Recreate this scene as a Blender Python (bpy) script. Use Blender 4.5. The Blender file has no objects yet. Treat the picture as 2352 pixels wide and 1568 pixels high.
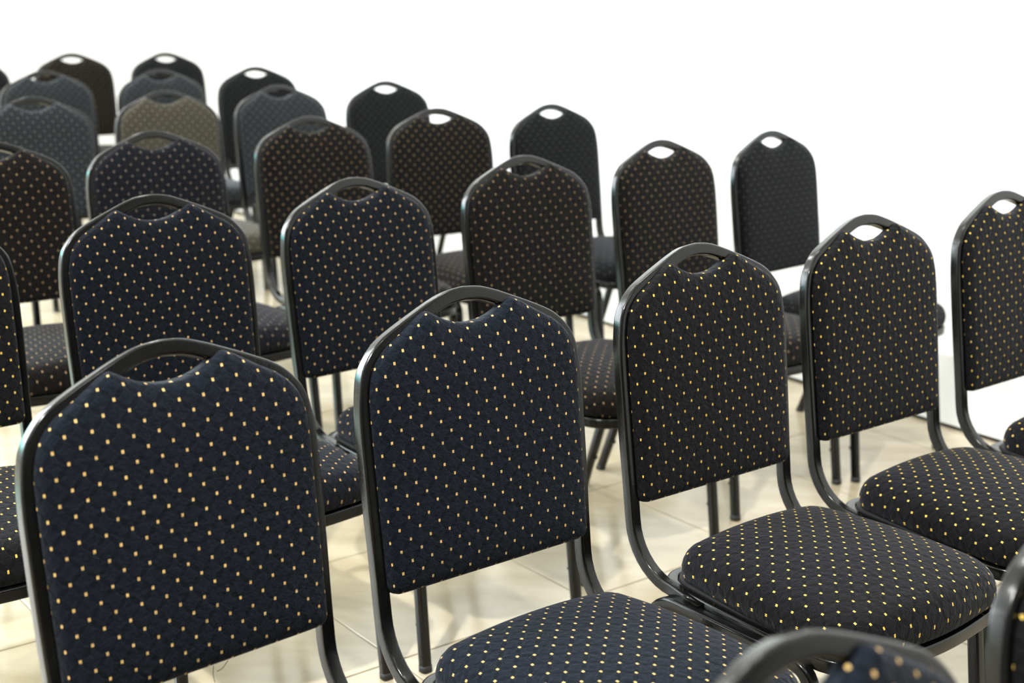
import bpy, bmesh, math, random
from mathutils import Vector, Matrix

# ------------------------------------------------------------------ camera, world, lights, exposure
SC = bpy.context.scene
COL = SC.collection
PITCH, ROLL, CAM_H, FPX = 0.25581, 0.0198, 1.41213, 3266.59
LEAN = 0.14677
WA = Vector((0.62053, -0.78418, 0.0))     # along the right wall, towards the viewer
WB = Vector((0.78418, 0.62053, 0.0))      # out through the right wall
A_BACK, A_FRONT, B_LEFT, B_RIGHT, CEIL = -8.09, 2.0, -5.4, 3.851, 4.6


def room(a, b, z=0.0):
    return WA * a + WB * b + Vector((0, 0, z))


cp, sp, cr, sr = math.cos(PITCH), math.sin(PITCH), math.cos(ROLL), math.sin(ROLL)
F_ = Vector((0, cp, -sp)); R_ = Vector((1, 0, 0)); U_ = Vector((0, sp, cp))
RR = R_ * cr + U_ * sr
UU = -R_ * sr + U_ * cr
cam = bpy.data.cameras.new('camera')
cam_o = bpy.data.objects.new('camera', cam)
COL.objects.link(cam_o)
M = Matrix(((RR.x, UU.x, -F_.x, 0), (RR.y, UU.y, -F_.y, 0), (RR.z, UU.z, -F_.z, CAM_H), (0, 0, 0, 1)))
cam_o.matrix_world = M
cam.sensor_width = 36.0
cam.lens = FPX * 36.0 / 2352.0
cam.clip_start = 0.05
cam.dof.use_dof = True
cam.dof.focus_distance = 2.28
cam.dof.aperture_fstop = 4.2
SC.camera = cam_o

world = bpy.data.worlds.new('world')
SC.world = world
world.use_nodes = True
bg = world.node_tree.nodes['Background']
bg.inputs[0].default_value = (0.62, 0.85, 1.0, 1)
bg.inputs[1].default_value = 1.0

SC.view_settings.view_transform = 'Standard'
SC.view_settings.look = 'None'
SC.view_settings.gamma = 1.0
SC.view_settings.use_curve_mapping = False
SC.view_settings.exposure = -1.15
SC.cycles.use_denoising = True
SC.cycles.max_bounces = 8
SC.cycles.diffuse_bounces = 5
SC.cycles.glossy_bounces = 4


def area(name, loc, aim, sx, sy, power, col=(1, 1, 1), shape='RECTANGLE'):
    l = bpy.data.lights.new(name, 'AREA')
    l.shape = shape
    l.size = sx
    if shape in ('RECTANGLE', 'ELLIPSE'):
        l.size_y = sy
    l.energy = power
    l.color = col
    o = bpy.data.objects.new(name, l)
    o.location = loc
    d = (Vector(aim) - Vector(loc)).normalized()
    o.rotation_euler = d.to_track_quat('-Z', 'Y').to_euler()
    COL.objects.link(o)
    return o


# ceiling downlights in a grid parallel to the walls
LP = 118.0
for a, b, k, dia in ((-7.0, 2.4, 1.0, 0.35), (-4.4, 2.4, 1.0, 0.35), (-1.8, 2.6, 0.8, 0.35), (-7.0, -0.6, 1.0, 0.35), (-4.2, -0.6, 1.0, 0.35),
                     (-0.94, -0.86, 6.6, 0.16), (-6.6, -3.6, 0.8, 0.35), (-3.4, -3.6, 0.8, 0.35), (1.0, 1.6, 0.7, 0.35)):
    p = room(a, b, CEIL - 0.03)
    area('ceiling_lamp', p, p + Vector((0, 0, -1)), dia, dia, LP * k, (1.0, 0.985, 0.965), 'DISK')
# daylight through the high glazing at the unseen left part of the back wall, and a teal strip light under it
p = room(A_BACK + 0.12, -2.4, 3.0)
area('window_daylight', p, p + WA, 5.6, 2.7, 1750, (0.86, 0.94, 1.0))
p = room(A_BACK + 0.12, -2.4, 1.35)
area('teal_strip_lamp', p, p + WA, 5.6, 0.40, 190, (0.12, 0.85, 0.80))


# ------------------------------------------------------------------ materials
def nodes_of(name):
    m = bpy.data.materials.new(name)
    m.use_nodes = True
    nt = m.node_tree
    return m, nt, nt.nodes['Principled BSDF']


def mth(nt, op, a, b=None, clamp=False):
    n = nt.nodes.new('ShaderNodeMath')
    n.operation = op
    n.use_clamp = clamp
    for i, v in enumerate((a, b)):
        if v is None:
            continue
        if isinstance(v, (int, float)):
            n.inputs[i].default_value = v
        else:
            nt.links.new(v, n.inputs[i])
    return n.outputs[0]


def noise(nt, vec, scale, detail=3.0, rough=0.5):
    n = nt.nodes.new('ShaderNodeTexNoise')
    n.inputs['Scale'].default_value = scale
    n.inputs['Detail'].default_value = detail
    n.inputs['Roughness'].default_value = rough
    if vec is not None:
        nt.links.new(vec, n.inputs['Vector'])
    return n.outputs['Fac']


def mixc(nt, fac, c1, c2):
    n = nt.nodes.new('ShaderNodeMix')
    n.data_type = 'RGBA'
    if isinstance(fac, (int, float)):
        n.inputs[0].default_value = fac
    else:
        nt.links.new(fac, n.inputs[0])
    for s, c in ((6, c1), (7, c2)):
        if isinstance(c, tuple):
            n.inputs[s].default_value = (*c, 1)
        else:
            nt.links.new(c, n.inputs[s])
    return n.outputs[2]


def bump(nt, height, strength, dist, bsdf, prev=None):
    n = nt.nodes.new('ShaderNodeBump')
    n.inputs['Strength'].default_value = strength
    n.inputs['Distance'].default_value = dist
    nt.links.new(height, n.inputs['Height'])
    if prev is not None:
        nt.links.new(prev, n.inputs['Normal'])
    if bsdf is not None:
        nt.links.new(n.outputs[0], bsdf.inputs['Normal'])
    return n.outputs[0]


def fabric(name, base, dot, sheen=0.09):
    m, nt, bs = nodes_of(name)
    uv = nt.nodes.new('ShaderNodeUVMap')
    sep = nt.nodes.new('ShaderNodeSeparateXYZ')
    nt.links.new(uv.outputs[0], sep.inputs[0])
    u, v = sep.outputs[0], sep.outputs[1]
    CU, CV = 0.035, 0.0325

    def lattice(o1, o2):
        res = []
        for c, s, off in ((u, CU, o1), (v, CV, o2)):
            q = mth(nt, 'ADD', mth(nt, 'DIVIDE', c, s), off)
            r = mth(nt, 'SUBTRACT', q, mth(nt, 'ROUND', q))
            res.append(mth(nt, 'ABSOLUTE', mth(nt, 'MULTIPLY', r, s)))
        return res
    dots, rings, ins = [], [], []
    for o1, o2 in ((0.5, 0.0), (0.0, 0.5)):      # woven circles whose petals join the dots
        x, y = lattice(o1, o2)
        d = mth(nt, 'SQRT', mth(nt, 'ADD', mth(nt, 'MULTIPLY', x, x), mth(nt, 'MULTIPLY', y, y)))
        e = mth(nt, 'ABSOLUTE', mth(nt, 'SUBTRACT', d, 0.0166))
        rings.append(mth(nt, 'SUBTRACT', 1.0, mth(nt, 'DIVIDE', e, 0.0010), clamp=True))
        ins.append(mth(nt, 'LESS_THAN', d, 0.0166))
    for off in (0.0, 0.5):
        x, y = lattice(off, off)
        dx = mth(nt, 'LESS_THAN', x, 0.00165)
        dy = mth(nt, 'LESS_THAN', y, 0.0022)
        gap = mth(nt, 'GREATER_THAN', x, 0.00022)
        dots.append(mth(nt, 'MULTIPLY', mth(nt, 'MULTIPLY', dx, dy), gap))
    dm = mth(nt, 'MAXIMUM', *dots)
    rg = mth(nt, 'MAXIMUM', *rings)
    fine = noise(nt, uv.outputs[0], 650, 2)
    weave = noise(nt, uv.outputs[0], 300, 2)
    mid = noise(nt, uv.outputs[0], 90, 2)
    grain = mth(nt, 'ADD', mth(nt, 'MULTIPLY', mth(nt, 'SUBTRACT', fine, 0.5), 3.2), 0.5, clamp=True)
    basec = mixc(nt, grain, tuple(c * 0.1 for c in base), tuple(c * 2.0 for c in base))
    petal = mth(nt, 'MULTIPLY', *ins)
    basec = mixc(nt, mth(nt, 'MULTIPLY', petal, 0.5), basec, tuple(c * 0.4 for c in base))
    basec = mixc(nt, mth(nt, 'MULTIPLY', rg, 0.4), basec, tuple(c * 2.4 for c in base))
    dv = noise(nt, uv.outputs[0], 45, 1)
    dotc = mixc(nt, dv, tuple(c * 0.8 for c in dot), (min(1.0, dot[0] * 1.15), dot[1] * 1.2, dot[2] * 1.3))
    col = mixc(nt, dm, basec, dotc)
    nt.links.new(col, bs.inputs['Base Color'])
    bs.inputs['Roughness'].default_value = 0.85
    bs.inputs['Specular IOR Level'].default_value = 0.09
    sw = mth(nt, 'MULTIPLY', mth(nt, 'SUBTRACT', 1.05, mth(nt, 'MULTIPLY', petal, 0.3)), sheen)
    nt.links.new(mth(nt, 'ADD', sw, mth(nt, 'MULTIPLY', rg, sheen * 0.35)), bs.inputs['Sheen Weight'])
    bs.inputs['Sheen Roughness'].default_value = 0.45
    bs.inputs['Sheen Tint'].default_value = (0.88, 0.90, 1.0, 1)
    h = mth(nt, 'ADD', mth(nt, 'ADD', mth(nt, 'MULTIPLY', mid, 1.3), mth(nt, 'MULTIPLY', weave, 0.55)), mth(nt, 'MULTIPLY', petal, -0.22))
    b1 = bump(nt, h, 0.9, 0.0022, None)
    bump(nt, fine, 0.5, 0.0004, bs, b1)
    return m


def metal(name, col, rough):
    m, nt, bs = nodes_of(name)
    tc = nt.nodes.new('ShaderNodeTexCoord')
    f = noise(nt, tc.outputs['Object'], 260, 3)
    g = noise(nt, tc.outputs['Object'], 18, 2)
    nt.links.new(mixc(nt, f, tuple(c * 0.7 for c in col), tuple(c * 1.5 for c in col)), bs.inputs['Base Color'])
    bs.inputs['Specular IOR Level'].default_value = 0.32
    r = mth(nt, 'ADD', mth(nt, 'MULTIPLY', g, 0.16), rough - 0.08)
    nt.links.new(r, bs.inputs['Roughness'])
    bump(nt, f, 0.25, 0.0005, bs)
    return m


def plain(name, col, rough, nscale=30, amt=0.1, bmp=0.0):
    m, nt, bs = nodes_of(name)
    tc = nt.nodes.new('ShaderNodeTexCoord')
    f = noise(nt, tc.outputs['Object'], nscale, 4)
    nt.links.new(mixc(nt, f, tuple(c * (1 - amt) for c in col), tuple(min(1, c * (1 + amt)) for c in col)), bs.inputs['Base Color'])
    bs.inputs['Roughness'].default_value = rough
    if bmp:
        bump(nt, f, bmp, 0.002, bs)
    return m


def marble(name):
    m, nt, bs = nodes_of(name)
    tc = nt.nodes.new('ShaderNodeNewGeometry')
    pos = tc.outputs['Position']
    mp = nt.nodes.new('ShaderNodeMapping')
    mp.inputs['Rotation'].default_value = (0, 0, 0.9)
    mp.inputs['Scale'].default_value = (1.0, 3.2, 1.0)
    nt.links.new(pos, mp.inputs[0])
    a = noise(nt, mp.outputs[0], 2.2, 6, 0.55)
    b = noise(nt, pos, 9, 4)
    rp = nt.nodes.new('ShaderNodeValToRGB')
    rp.color_ramp.elements[0].position = 0.35
    rp.color_ramp.elements[1].position = 0.62
    rp.color_ramp.elements[0].color = (0.34, 0.285, 0.185, 1)
    rp.color_ramp.elements[1].color = (0.47, 0.41, 0.295, 1)
    nt.links.new(a, rp.inputs[0])
    col = mixc(nt, mth(nt, 'MULTIPLY', b, 0.35), rp.outputs[0], (0.41, 0.345, 0.235))
    nt.links.new(col, bs.inputs['Base Color'])
    bs.inputs['Roughness'].default_value = 0.16
    bs.inputs['Specular IOR Level'].default_value = 0.6
    return m


NAVY = fabric('navy_dotted_fabric', (0.0042, 0.0068, 0.0115), (0.82, 0.53, 0.19))
BLACK = fabric('black_dotted_fabric', (0.0048, 0.0048, 0.0058), (0.92, 0.60, 0.12))
BROWN = fabric('brown_black_dotted_fabric', (0.0042, 0.0035, 0.0028), (0.34, 0.22, 0.11))
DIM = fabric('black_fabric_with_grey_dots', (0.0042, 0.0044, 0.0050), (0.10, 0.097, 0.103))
DEEP = fabric('deep_navy_dotted_fabric', (0.0028, 0.0042, 0.0070), (0.60, 0.38, 0.16))
INK = fabric('ink_dark_dotted_fabric', (0.0048, 0.0052, 0.0075), (0.26, 0.20, 0.15))
SLATE_SHEEN = fabric('slate_painted_sheen_fabric', (0.0135, 0.0165, 0.0185), (0.19, 0.185, 0.17), 0.22)  # base colour lightened to paint in the light these backs catch
TAUPE_SHEEN = fabric('taupe_painted_sheen_fabric', (0.042, 0.038, 0.027), (0.36, 0.30, 0.19), 0.15)  # pale base imitates strong sheen light on the cloth
FRAME = metal('black_enamelled_steel', (0.0028, 0.0028, 0.0028), 0.18)
RUBBER = plain('black_rubber', (0.012, 0.011, 0.010), 0.6, 80)
BOARD = plain('black_seat_board', (0.010, 0.010, 0.010), 0.7)
THREAD = plain('dark_thread', (0.03, 0.03, 0.03), 0.8)
WALL = plain('white_wall_paint', (0.86, 0.86, 0.855), 0.6, 6, 0.015, 0.02)
GREIGE = plain('grey_wall_paint', (0.13, 0.12, 0.12), 0.8, 6, 0.03)
CEILM = plain('white_ceiling_paint', (0.85, 0.85, 0.84), 0.8, 5, 0.02)
GAP = plain('dark_brown_joint', (0.018, 0.011, 0.007), 0.7, 20, 0.3)
GROUT = plain('tan_grout', (0.22, 0.17, 0.12), 0.8, 60, 0.2)
TILE = marble('cream_marble_tile')
GREYM = plain('grey_smudge', (0.30, 0.31, 0.32), 0.7, 200, 0.4)
TEALM = plain('pale_teal_smudge', (0.35, 0.62, 0.58), 0.7, 200, 0.2)
ALU = plain('white_window_frame', (0.7, 0.7, 0.7), 0.4)


# ------------------------------------------------------------------ mesh helpers
def link(name, bm, mat, parent=None, smooth=True, kind=None, weighted=False):
    me = bpy.data.meshes.new(name)
    bmesh.ops.recalc_face_normals(bm, faces=bm.faces)
    bm.to_mesh(me)
    bm.free()
    me.materials.append(mat)
    for p_ in me.polygons:
        p_.use_smooth = smooth
    o = bpy.data.objects.new(name, me)
    COL.objects.link(o)
    if parent is not None:
        o.parent = parent
    if kind:
        o['kind'] = kind
    if smooth and weighted:
        o.modifiers.new('weighted_normal', 'WEIGHTED_NORMAL')
    return o


def box(bm, lo, hi, mat=None):
    vs = [bm.verts.new(Vector((x, y, z)) if mat is None else mat @ Vector((x, y, z)))
          for x in (lo[0], hi[0]) for y in (lo[1], hi[1]) for z in (lo[2], hi[2])]
    for f in ((0, 1, 3, 2), (4, 6, 7, 5), (0, 4, 5, 1), (2, 3, 7, 6), (0, 2, 6, 4), (1, 5, 7, 3)):
        bm.faces.new([vs[i] for i in f])


def rrect(w, h, r, n=3):
    pts = []
    for cx, cy, a0 in ((w / 2 - r, h / 2 - r, 0), (-w / 2 + r, h / 2 - r, 90), (-w / 2 + r, -h / 2 + r, 180), (w / 2 - r, -h / 2 + r, 270)):
        for i in range(n + 1):
            t = math.radians(a0 + 90 * i / n)
            pts.append((cx + r * math.cos(t), cy + r * math.sin(t)))
    return pts


def sweep(bm, path, bvecs, prof, closed=False):
    """sweep a profile (A across, B along bvec) over path"""
    n = len(path)
    rings = []
    for i in range(n):
        if closed:
            t = path[(i + 1) % n] - path[i - 1]
        else:
            t = path[min(i + 1, n - 1)] - path[max(i - 1, 0)]
        t.normalize()
        B = bvecs[i] - t * bvecs[i].dot(t)
        B.normalize()
        A = t.cross(B)
        rings.append([bm.verts.new(path[i] + A * a + B * b) for a, b in prof])
    m = len(prof)
    for i in range(n if closed else n - 1):
        r0, r1 = rings[i], rings[(i + 1) % n]
        for j in range(m):
            bm.faces.new((r0[j], r0[(j + 1) % m], r1[(j + 1) % m], r1[j]))
    if not closed:
        bm.faces.new(rings[0])
        bm.faces.new(rings[-1][::-1])


def catmull(pts, sub=6):
    out = []
    n = len(pts)
    for i in range(n - 1):
        p0 = pts[max(i - 1, 0)]; p1 = pts[i]; p2 = pts[i + 1]; p3 = pts[min(i + 2, n - 1)]
        for k in range(sub):
            t = k / sub
            out.append(tuple(0.5 * (2 * b + (c - a) * t + (2 * a - 5 * b + 4 * c - d) * t * t + (3 * b - a - 3 * c + d) * t ** 3)
                             for a, b, c, d in zip(p0, p1, p2, p3)))
    out.append(tuple(pts[-1]))
    return out


# ------------------------------------------------------------------ the chair (local: x across, y to the front, z up)
ZB = 0.948 - 0.432 * math.cos(LEAN)
UPV = Vector((0, -math.sin(LEAN), math.cos(LEAN)))
FN = Vector((0, math.cos(LEAN), math.sin(LEAN)))
TW = 0.0215
KC = 0.8          # the crown curls back a little


def bp(u, v, d=0.0):
    return Vector((u, 0, ZB)) + UPV * v + FN * (d - KC * max(0.0, v - 0.30) ** 2)


def bnorm(v):
    return (FN + UPV * (2 * KC * max(0.0, v - 0.30))).normalized()


def back_frame_bm():
    h = TW / 2
    half = [(0.2095 - h, -0.03), (0.2105 - h, 0.04), (0.2125 - h, 0.12), (0.2135 - h, 0.20), (0.2135 - h, 0.255), (0.211 - h, 0.292),
            (0.2045 - h * 0.95, 0.323), (0.190 - h * 0.75, 0.350 - h * 0.6), (0.165 - h * 0.45, 0.373 - h * 0.85),
            (0.130 - h * 0.38, 0.391 - h * 0.92), (0.095 - h * 0.38, 0.406 - h * 0.93), (0.060 - h * 0.2, 0.420 - h), (0.030 - h * 0.1, 0.429 - h), (0.0, 0.432 - h)]
    crown = catmull(half, 4)
    # lower bend from the back plane into the seat rail
    low = []
    h0 = bp(crown[0][0], crown[0][1], -0.011)
    Rb = 0.108
    a0 = math.pi / 2 - LEAN
    cen = h0 + FN * Rb
    steps = 9
    for i in range(1, steps + 1):
        th = a0 * i / steps
        nrm = (-FN * math.cos(th) - UPV * math.sin(th))
        low.append((cen + nrm * Rb, -nrm))
    end = low[-1][0]
    side = [(end + Vector((0.003, 0.03, -0.003)), Vector((0, 0, 1))), (end + Vector((0.006, 0.07, -0.006)), Vector((0, 0, 1)))]
    left = []
    for pt, nb in reversed(low + side):
        left.append((pt.copy(), nb.copy()))
    for u, v in crown:
        left.append((bp(u, v, -0.011), bnorm(v)))
    right = []
    for pt, nb in left[:-1][::-1]:
        q = pt.copy(); q.x = -q.x
        right.append((q, nb.copy()))
    allp = left + right
    bm = bmesh.new()
    sweep(bm, [p_ for p_, _ in allp], [b_ for _, b_ in allp], rrect(TW, 0.022, 0.0045, 3))
    return bm, end.z, end.y


def pad_outline():
    """closed outline of the upholstered back in the back plane, dense"""
    half = [(0.0, 0.3795), (0.022, 0.3815), (0.044, 0.388), (0.060, 0.3955), (0.072, 0.4025), (0.081, 0.4065), (0.093, 0.4025), (0.109, 0.3930), (0.133, 0.3785), (0.155, 0.366),
            (0.173, 0.3510), (0.186, 0.333), (0.193, 0.311), (0.1965, 0.28), (0.1965, 0.2), (0.1955, 0.12), (0.1945, 0.05), (0.194, 0.018),
            (0.1905, 0.0065), (0.182, 0.0005), (0.165, -0.001), (0.1, -0.0012), (0.05, -0.0012), (0.0, -0.0012)]
    d = catmull(half, 5)
    full = d + [(-u, v) for u, v in d[-2:0:-1]]
    return full


def ringsurf(bm, uvl, outline, cen, profile, place, smooth=0):
    """profile: list of (inset, height, extra_arc); last ring collapses on the centre"""
    cx, cy = cen
    rings = []
    N = len(outline)
    info = []
    for (ox, oy) in outline:
        L = math.hypot(ox - cx, oy - cy)
        info.append(((ox - cx) / L, (oy - cy) / L, L))
    # true normals of outline for the insets near the edge
    nrm = []
    for i in range(N):
        x0, y0 = outline[i - 1]; x1, y1 = outline[(i + 1) % N]
        tx, ty = x1 - x0, y1 - y0
        l = math.hypot(tx, ty) or 1
        nx, ny = ty / l, -tx / l
        if nx * info[i][0] + ny * info[i][1] < 0:
            nx, ny = -nx, -ny
        nrm.append((nx, ny))
    # smoothed inner ring, so that nothing folds at the sharp horns
    k0 = [p_[0] for p_ in profile if p_[0] != 'inset'][0]
    inner = [(ox - nrm[i][0] * k0, oy - nrm[i][1] * k0) for i, (ox, oy) in enumerate(outline)]
    for _ in range(smooth):
        inner = [((inner[i - 1][0] + 2 * inner[i][0] + inner[(i + 1) % N][0]) / 4,
                  (inner[i - 1][1] + 2 * inner[i][1] + inner[(i + 1) % N][1]) / 4) for i in range(N)]
    uvmap = {}
    for kind, val, hgt, ext in profile:
        ring = []
        for i, (ox, oy) in enumerate(outline):
            if kind == 'inset':
                x, y = ox - nrm[i][0] * val, oy - nrm[i][1] * val
            else:
                bx, by = inner[i]
                x, y = cx + (bx - cx) * val, cy + (by - cy) * val
            vt = bm.verts.new(place(x, y, hgt))
            uvmap[vt] = (x + nrm[i][0] * ext, y + nrm[i][1] * ext)
            ring.append(vt)
        rings.append(ring)
    for r0, r1 in zip(rings[:-1], rings[1:]):
        for j in range(N):
            f = bm.faces.new((r0[j], r0[(j + 1) % N], r1[(j + 1) % N], r1[j]))
            for lp in f.loops:
                lp[uvl].uv = uvmap[lp.vert]
    c = bm.verts.new(place(cx, cy, profile[-1][2]))
    uvmap[c] = (cx, cy)
    for j in range(N):
        f = bm.faces.new((rings[-1][j], rings[-1][(j + 1) % N], c))
        for lp in f.loops:
            lp[uvl].uv = uvmap[lp.vert]
    f = bm.faces.new(rings[0])
    for lp in f.loops:
        lp[uvl].uv = uvmap[lp.vert]


def back_pad_bm():
    bm = bmesh.new()
    uvl = bm.loops.layers.uv.new('UVMap')
    prof = [('inset', 0.004, -0.016, 0.030), ('inset', 0.0, -0.012, 0.025), ('inset', 0.0, 0.000, 0.013), ('inset', 0.0008, 0.006, 0.008),
            ('inset', 0.0030, 0.0105, 0.004), ('inset', 0.0055, 0.0128, 0.0015)]
    for s, hh in ((1.0, 0.0155), (0.95, 0.0170), (0.88, 0.0180), (0.75, 0.0190), (0.6, 0.0197), (0.45, 0.0200), (0.3, 0.0202), (0.15, 0.0204), (0.04, 0.0204)):
        prof.append((0.0125, s, hh, 0.0))
    ringsurf(bm, uvl, pad_outline(), (0.0, 0.21), prof, lambda x, y, h: bp(x, y, h), smooth=14)
    return bm


def seat_outline(hr, hf, y0, y1, rr_, rf, n=8, k=10):
    """rounded trapezoid: half widths rear/front"""
    pts = []
    # right side going front
    bow = 0.012
    for i in range(n + 1):                       # rear right corner
        t = math.radians(-90 + 90 * i / n)
        pts.append((hr - rr_ + rr_ * math.cos(t), y0 + rr_ + rr_ * math.sin(t)))
    for i in range(1, k):
        t = i / k
        pts.append((hr + (hf - hr) * t + 0.004 * math.sin(math.pi * t), y0 + rr_ + (y1 - rf - y0 - rr_) * t))
    for i in range(n + 1):                       # front right corner
        t = math.radians(0 + 90 * i / n)
        pts.append((hf - rf + rf * math.cos(t), y1 - rf + rf * math.sin(t)))
    for i in range(1, k):                        # front edge, bowed
        t = i / k
        x = (hf - rf) * (1 - 2 * t)
        pts.append((x, y1 + bow * math.sin(math.pi * t)))
    pts += [(-x, y) for x, y in reversed(pts[:n + k + n + 1])]
    for i in range(1, k):
        t = i / k
        x = -(hr - rr_) * (1 - 2 * t)
        pts.append((x, y0))
    return pts


SEAT_Z = 0.406


def crowned(x, y, h):
    k = min(1.0, h / 0.05)
    X = min(1.0, abs(x) / 0.205)
    Y = min(1.0, abs(y - 0.285) / 0.215)
    return Vector((x, y, SEAT_Z + h + k * (0.020 * (1 - X ** 2.2) + 0.012 * (1 - Y ** 2.2))))


def cushion_bm():
    bm = bmesh.new()
    uvl = bm.loops.layers.uv.new('UVMap')
    out = seat_outline(0.188, 0.214, 0.078, 0.490, 0.045, 0.085)
    prof = [('inset', 0.014, 0.0, 0.046), ('inset', 0.005, 0.004, 0.037), ('inset', 0.001, 0.012, 0.028), ('inset', 0.0, 0.022, 0.019),
            ('inset', 0.002, 0.031, 0.012), ('inset', 0.007, 0.040, 0.006), ('inset', 0.014, 0.0465, 0.002)]
    for s, hh in ((1.0, 0.0500), (0.93, 0.0530), (0.85, 0.0550), (0.74, 0.0570), (0.6, 0.0590), (0.45, 0.0600), (0.3, 0.0605), (0.15, 0.0610), (0.04, 0.061)):
        prof.append((0.022, s, hh, 0.0))
    ringsurf(bm, uvl, out, (0.0, 0.28), prof, crowned)
    return bm


def hoop_bm():
    out = seat_outline(0.192, 0.203, 0.060, 0.480, 0.05, 0.075)
    bm = bmesh.new()
    sweep(bm, [Vector((x, y, SEAT_Z - 0.0125)) for x, y in out], [Vector((0, 0, 1))] * len(out), rrect(0.020, 0.024, 0.004, 2), closed=True)
    return bm


def board_bm():
    out = seat_outline(0.186, 0.200, 0.070, 0.470, 0.05, 0.08)
    bm = bmesh.new()
    lo = [bm.verts.new((x, y, SEAT_Z - 0.006)) for x, y in out]
    hi = [bm.verts.new((x, y, SEAT_Z + 0.003)) for x, y in out]
    n = len(out)
    bm.faces.new(lo[::-1]); bm.faces.new(hi)
    for i in range(n):
        bm.faces.new((lo[i], lo[(i + 1) % n], hi[(i + 1) % n], hi[i]))
    return bm


def tube_bm(p0, p1, w, d, r, bvec):
    bm = bmesh.new()
    sweep(bm, [Vector(p0), Vector(p1)], [Vector(bvec)] * 2, rrect(w, d, r, 3))
    return bm


def thing(name, label, cat, loc, rz, group=None):
    o = bpy.data.objects.new(name, None)
    o.empty_display_size = 0.1
    COL.objects.link(o)
    o.location = loc
    o.rotation_euler = (0, 0, rz)
    o['label'] = label
    o['category'] = cat
    if group:
        o['group'] = group
    return o


GROUP = 'dotted banquet chairs set out in rows'


def make_chair():
    t = thing('banquet_chair', '', 'chair', (0, 0, 0), 0, GROUP)
    fb, ez, ey = back_frame_bm()
    link('back_frame', fb, FRAME, t, weighted=True)
    link('backrest_pad', back_pad_bm(), NAVY, t)
    link('seat_cushion', cushion_bm(), NAVY, t)
    link('seat_frame', hoop_bm(), FRAME, t, weighted=True)
    link('seat_board', board_bm(), BOARD, t, smooth=False)
    XT, XF, XR = 0.216, 0.223, 0.225            # side rail, front foot, rear foot
    YF0, YF1, YR0, YR1 = 0.412, 0.462, 0.085, -0.050
    ZR = SEAT_Z - 0.024
    for s in (-1, 1):
        rail = []
        ends = []
        for (yt, yb, xb, sg) in ((YR0, YR1, XR, 1), (YF0, YF1, XF, -1)):
            corner = Vector((s * XT, yt, ZR))
            foot = Vector((s * xb, yb, 0.0))
            dn = (foot - corner).normalized()
            hz = Vector((0, sg, 0))
            rb = 0.040
            p0 = corner + dn * rb
            p1 = corner + hz * rb
            arc = []
            for i in range(8):
                w = i / 7
                arc.append(p0 * (1 - w) ** 2 + corner * 2 * w * (1 - w) + p1 * w * w)
            ends.append((p0, foot, dn))
            rail.append(arc)
        path = rail[0] + rail[1][::-1]
        bm = bmesh.new()
        sweep(bm, path, [Vector((s, 0, 0.0))] * len(path), rrect(0.023, 0.0225, 0.006, 3))
        link('side_rail', bm, FRAME, t, weighted=True)
        for (p0, foot, dn), bolt_y in zip(ends, (1, -1)):
            lg = link('leg', tube_bm(p0 - dn * 0.003, foot - dn * 0.012, 0.0225, 0.0225, 0.006, (s, 0, 0)), FRAME, t, weighted=True)
            bm = bmesh.new()
            sweep(bm, [foot - dn * 0.014, foot + dn * 0.0005], [Vector((s, 0, 0))] * 2, rrect(0.0236, 0.0236, 0.006, 3))
            link('foot_cap', bm, RUBBER, lg)
            q = p0.lerp(foot, 0.72)
            bm = bmesh.new()
            bmesh.ops.create_cone(bm, cap_ends=True, segments=10, radius1=0.0065, radius2=0.005, depth=0.008,
                                  matrix=Matrix.Translation(q + Vector((0, bolt_y * 0.0135, 0))) @ Matrix.Rotation(math.pi / 2, 4, 'X'))
            link('bolt', bm, RUBBER, lg)
    return t


def dup(root):
    r = root.copy(); COL.objects.link(r)
    for ch in list(root.children):
        c = ch.copy(); COL.objects.link(c); c.parent = r
        for g in list(ch.children):
            d = g.copy(); COL.objects.link(d); d.parent = c
    return r


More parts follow.
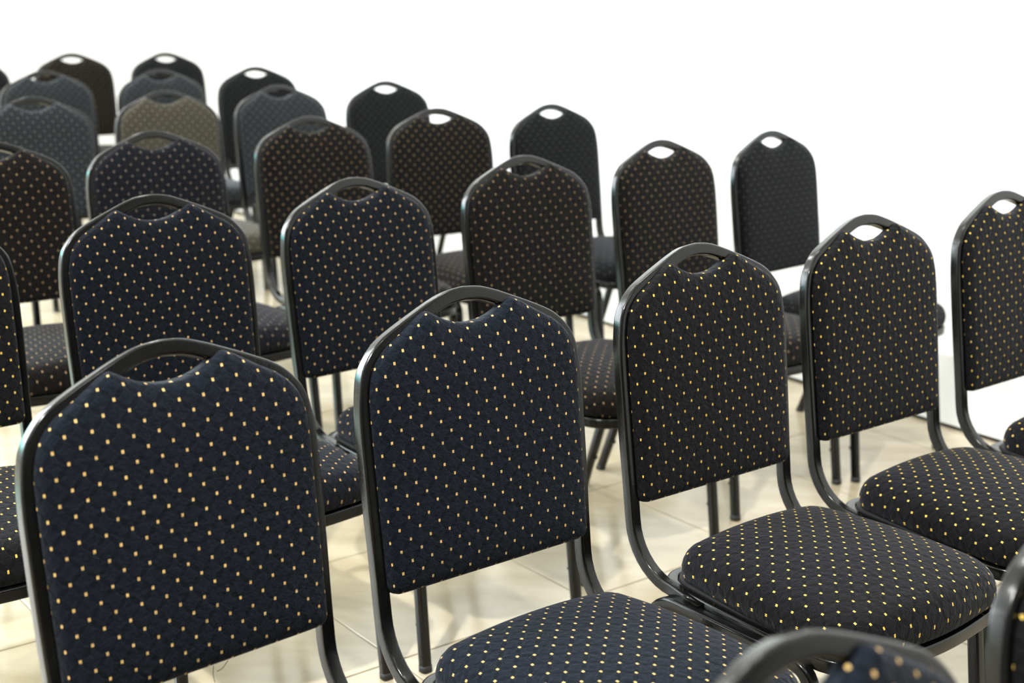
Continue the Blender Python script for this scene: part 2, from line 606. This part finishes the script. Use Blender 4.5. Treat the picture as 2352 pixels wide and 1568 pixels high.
CHAIRS = [
    ('C1', -0.3946, 1.6972, 0.7570, NAVY, 'navy chair with gold dots, the largest backrest, filling the lower left of the photo'),
    ('C2', -0.0248, 2.0442, 0.6933, NAVY, 'navy gold-dotted chair right of the big lower left one, seat cut by the bottom edge'),
    ('C3', 0.3747, 2.4385, 0.6859, BLACK, 'black yellow-dotted chair in the lower right, the only one whose whole seat shows'),
    ('C4', 0.7609, 2.7938, 0.6871, BLACK, 'sharp black yellow-dotted chair with white wall in its handle hole, right of the whole-seat chair'),
    ('C5', 1.1635, 3.1677, 0.7026, BLACK, 'black yellow-dotted chair, in focus, its backrest cut off by the right edge'),
    ('B0', -1.1158, 2.5731, 0.6931, BLACK, 'black chair at the left edge with only a strip of backrest and seat in view'),
    ('B1', -0.7078, 2.8669, 0.6811, DEEP, 'navy dotted chair directly behind the big lower left chair, seen through its handle hole'),
    ('B2', -0.3174, 3.1719, 0.7502, DEEP, 'navy dotted chair left of centre, behind the gap between the two sharp front navy chairs'),
    ('B3', 0.0676, 3.6284, 0.6792, BROWN, 'brown-black dotted chair at the centre, directly above the second front navy chair'),
    ('B4', 0.4680, 4.0560, 0.7237, BROWN, 'brown-black dotted chair directly behind the whole-seat black chair, second from the right in its row'),
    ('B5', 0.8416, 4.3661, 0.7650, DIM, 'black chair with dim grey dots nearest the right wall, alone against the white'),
    ('A0', -1.3420, 3.6950, 0.6841, BROWN, 'brown-black dotted chair half cut by the left edge, seat showing beside a navy backrest'),
    ('A1', -0.9930, 4.0200, 0.6878, INK, 'ink-dark dotted chair directly below the taupe-looking chair in the photo, silvery left rim'),
    ('A2', -0.6140, 4.5096, 0.6723, BROWN, 'brown-black dotted chair with teal glint on its left rim, behind the left-of-centre navy chair'),
    ('A3', -0.2319, 4.8722, 0.6094, BROWN, 'brown dotted chair at upper centre with white wall showing through its handle hole'),
    ('A4', 0.1743, 5.1235, 0.7262, DIM, 'blurred black chair with grey dots, its slate seat showing between two brown-black chairs'),
    ('D0', -1.6599, 4.9967, 0.6801, SLATE_SHEEN, 'blurred slate-looking chair with pale dots, left of the taupe-looking chair, nearest slate-looking one'),
    ('D1', -1.2806, 5.3566, 0.6757, TAUPE_SHEEN, 'taupe-looking chair with beige blurred dots, the palest of all the chairs'),
    ('D2', -0.9110, 5.7120, 0.6916, SLATE_SHEEN, 'blurred slate-looking dotted chair immediately right of the taupe-looking one'),
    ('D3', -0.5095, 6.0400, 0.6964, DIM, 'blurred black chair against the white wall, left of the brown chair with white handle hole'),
    ('E0', -2.0189, 6.2343, 0.6968, SLATE_SHEEN, 'blurred grey-looking chair above the slate-looking one at the far left'),
    ('E1', -1.5670, 6.4470, 0.6849, SLATE_SHEEN, 'blurred grey-looking chair directly behind the taupe-looking one'),
    ('E2', -1.1890, 6.7550, 0.6873, DIM, 'blurred black chair with a white handle hole above the right slate-looking chair'),
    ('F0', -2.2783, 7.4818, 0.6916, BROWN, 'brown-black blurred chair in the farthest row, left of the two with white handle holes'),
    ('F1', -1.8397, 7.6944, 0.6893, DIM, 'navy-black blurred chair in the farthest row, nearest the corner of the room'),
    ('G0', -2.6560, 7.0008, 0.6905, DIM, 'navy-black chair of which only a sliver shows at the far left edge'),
    ('Z2', 0.2564, 0.8860, 0.7276, NAVY, 'strongly blurred foreground chair whose grey crown rises from the bottom edge'),
    ('Z3', 0.6412, 1.2618, 0.6593, BLACK, 'strongly blurred foreground chair at the lower right corner with orange dots'),
]

# ------------------------------------------------------------------ room shell
ROOMM = Matrix(((WA.x, WB.x, 0, 0), (WA.y, WB.y, 0, 0), (0, 0, 1, 0), (0, 0, 0, 1)))   # (a, b, z) -> world


def struct(name, lo, hi, mat, parent=None):
    bm = bmesh.new()
    box(bm, lo, hi, ROOMM)
    return link(name, bm, mat, parent, smooth=False, kind='structure')


floor = struct('floor', (A_BACK, B_LEFT, -0.06), (A_FRONT, B_RIGHT, -0.003), GROUT)
struct('ceiling', (A_BACK, B_LEFT, CEIL), (A_FRONT, B_RIGHT, CEIL + 0.1), CEILM)
wr = struct('wall_right', (A_BACK, B_RIGHT, 0.011), (A_FRONT, B_RIGHT + 0.12, CEIL), WALL)
struct('wall_left', (A_BACK, B_LEFT - 0.12, 0.0), (A_FRONT, B_LEFT, CEIL), WALL)
struct('wall_front', (A_FRONT, B_LEFT - 0.12, 0.0), (A_FRONT + 0.12, B_RIGHT + 0.12, CEIL), GREIGE)
struct('wall_back', (A_BACK - 0.12, B_LEFT - 0.12, 0.011), (A_BACK, B_RIGHT + 0.12, CEIL), WALL)
struct('trim_1', (A_BACK + 0.004, B_RIGHT + 0.003, -0.05), (A_FRONT - 0.004, B_RIGHT + 0.02, 0.0115), GAP)
struct('trim_2', (A_BACK - 0.02, B_LEFT + 0.004, -0.05), (A_BACK - 0.003, B_RIGHT - 0.004, 0.0115), GAP)

# floor tiles: each near one its own object, the ones out of view joined
TS, GP = 0.527, 0.0035


def tile_into(bm, a0, a1, b0, b1, origin):
    g = GP / 2
    c = 0.0012
    lo = [(a0 + g, b0 + g), (a1 - g, b0 + g), (a1 - g, b1 - g), (a0 + g, b1 - g)]
    hi = [(a0 + g + c, b0 + g + c), (a1 - g - c, b0 + g + c), (a1 - g - c, b1 - g - c), (a0 + g + c, b1 - g - c)]
    R = ROOMM.to_3x3()
    v0 = [bm.verts.new(R @ Vector((a, b, -0.004)) - origin) for a, b in lo]
    v1 = [bm.verts.new(R @ Vector((a, b, -0.0009)) - origin) for a, b in lo]
    v2 = [bm.verts.new(R @ Vector((a, b, 0.0)) - origin) for a, b in hi]
    for r0, r1 in ((v0, v1), (v1, v2)):
        for i in range(4):
            bm.faces.new((r0[i], r0[(i + 1) % 4], r1[(i + 1) % 4], r1[i]))
    bm.faces.new(v2)
    bm.faces.new(v0[::-1])


def spans(lo, hi, origin):
    k = math.floor((lo - origin) / TS)
    out = []
    x = origin + k * TS
    while x < hi - 1e-6:
        a, b = max(x, lo), min(x + TS, hi)
        if b - a > 0.01:
            out.append((a, b))
        x += TS
    return out


cache = {}
far = bmesh.new()
for a0, a1 in spans(A_BACK, A_FRONT, -2.28):
    for b0, b1 in spans(B_LEFT, B_RIGHT, 0.983):
        inview = a0 < -0.6 and b1 > 0.2 + max(0.0, -(a1 + 3.0)) * 0.35
        if not inview:
            tile_into(far, a0, a1, b0, b1, Vector((0, 0, 0)))
            continue
        key = (round(a1 - a0, 3), round(b1 - b0, 3))
        org = room(a0, b0)
        if key not in cache:
            bm = bmesh.new()
            tile_into(bm, a0, a1, b0, b1, org)
            o = link('tile', bm, TILE, floor, smooth=False)
            cache[key] = o
        else:
            o = cache[key].copy()
            COL.objects.link(o)
            o.parent = floor
        o.location = org
link('tile', far, TILE, floor, smooth=False, kind='stuff')

# small marks on the right wall
for (a, z, w, h, m) in ((-2.665, 0.024, 0.014, 0.006, GREYM), (-2.510, 1.339, 0.016, 0.004, TEALM)):
    bm = bmesh.new()
    box(bm, (a, B_RIGHT - 0.0012, z), (a + w, B_RIGHT + 0.001, z + h), ROOMM)
    link('scuff_mark', bm, m, wr, smooth=False)

# glazing at the unseen left end of the back wall
wn = struct('window_1', (A_BACK, -5.25, 1.56), (A_BACK + 0.06, 0.45, 1.62), ALU)
for lo, hi in (((A_BACK, -5.25, 4.38), (A_BACK + 0.06, 0.45, 4.44)), ((A_BACK, -5.25, 1.62), (A_BACK + 0.06, -5.19, 4.38)), ((A_BACK, 0.39, 1.62), (A_BACK + 0.06, 0.45, 4.38))):
    bm = bmesh.new(); box(bm, lo, hi, ROOMM)
    link('window_frame', bm, ALU, wn, smooth=False)

# ------------------------------------------------------------------ chairs
proto = make_chair()
rnd = random.Random(4)
for i, (nm, x, y, yaw, mat, label) in enumerate(CHAIRS):
    c = proto if i == len(CHAIRS) - 1 else dup(proto)
    c.location = (x, y, 0)
    c.rotation_euler = (0, 0, yaw + math.pi)
    c['label'] = label
    for ch in c.children:
        if ch.name.startswith(('backrest_pad', 'seat_cushion')):
            ch.material_slots[0].link = 'OBJECT'
            ch.material_slots[0].material = mat
    if nm == 'C1':
        bm = bmesh.new()
        for pts in ([(0.008, -0.001), (0.006, -0.012), (0.007, -0.024)], [(0.030, -0.001), (0.020, -0.009), (0.012, -0.010)]):
            path = [bp(-u, v, 0.008) for u, v in catmull(pts, 4)]
            sweep(bm, path, [FN] * len(path), rrect(0.0008, 0.0008, 0.0002, 1))
        link('loose_thread', bm, THREAD, c)
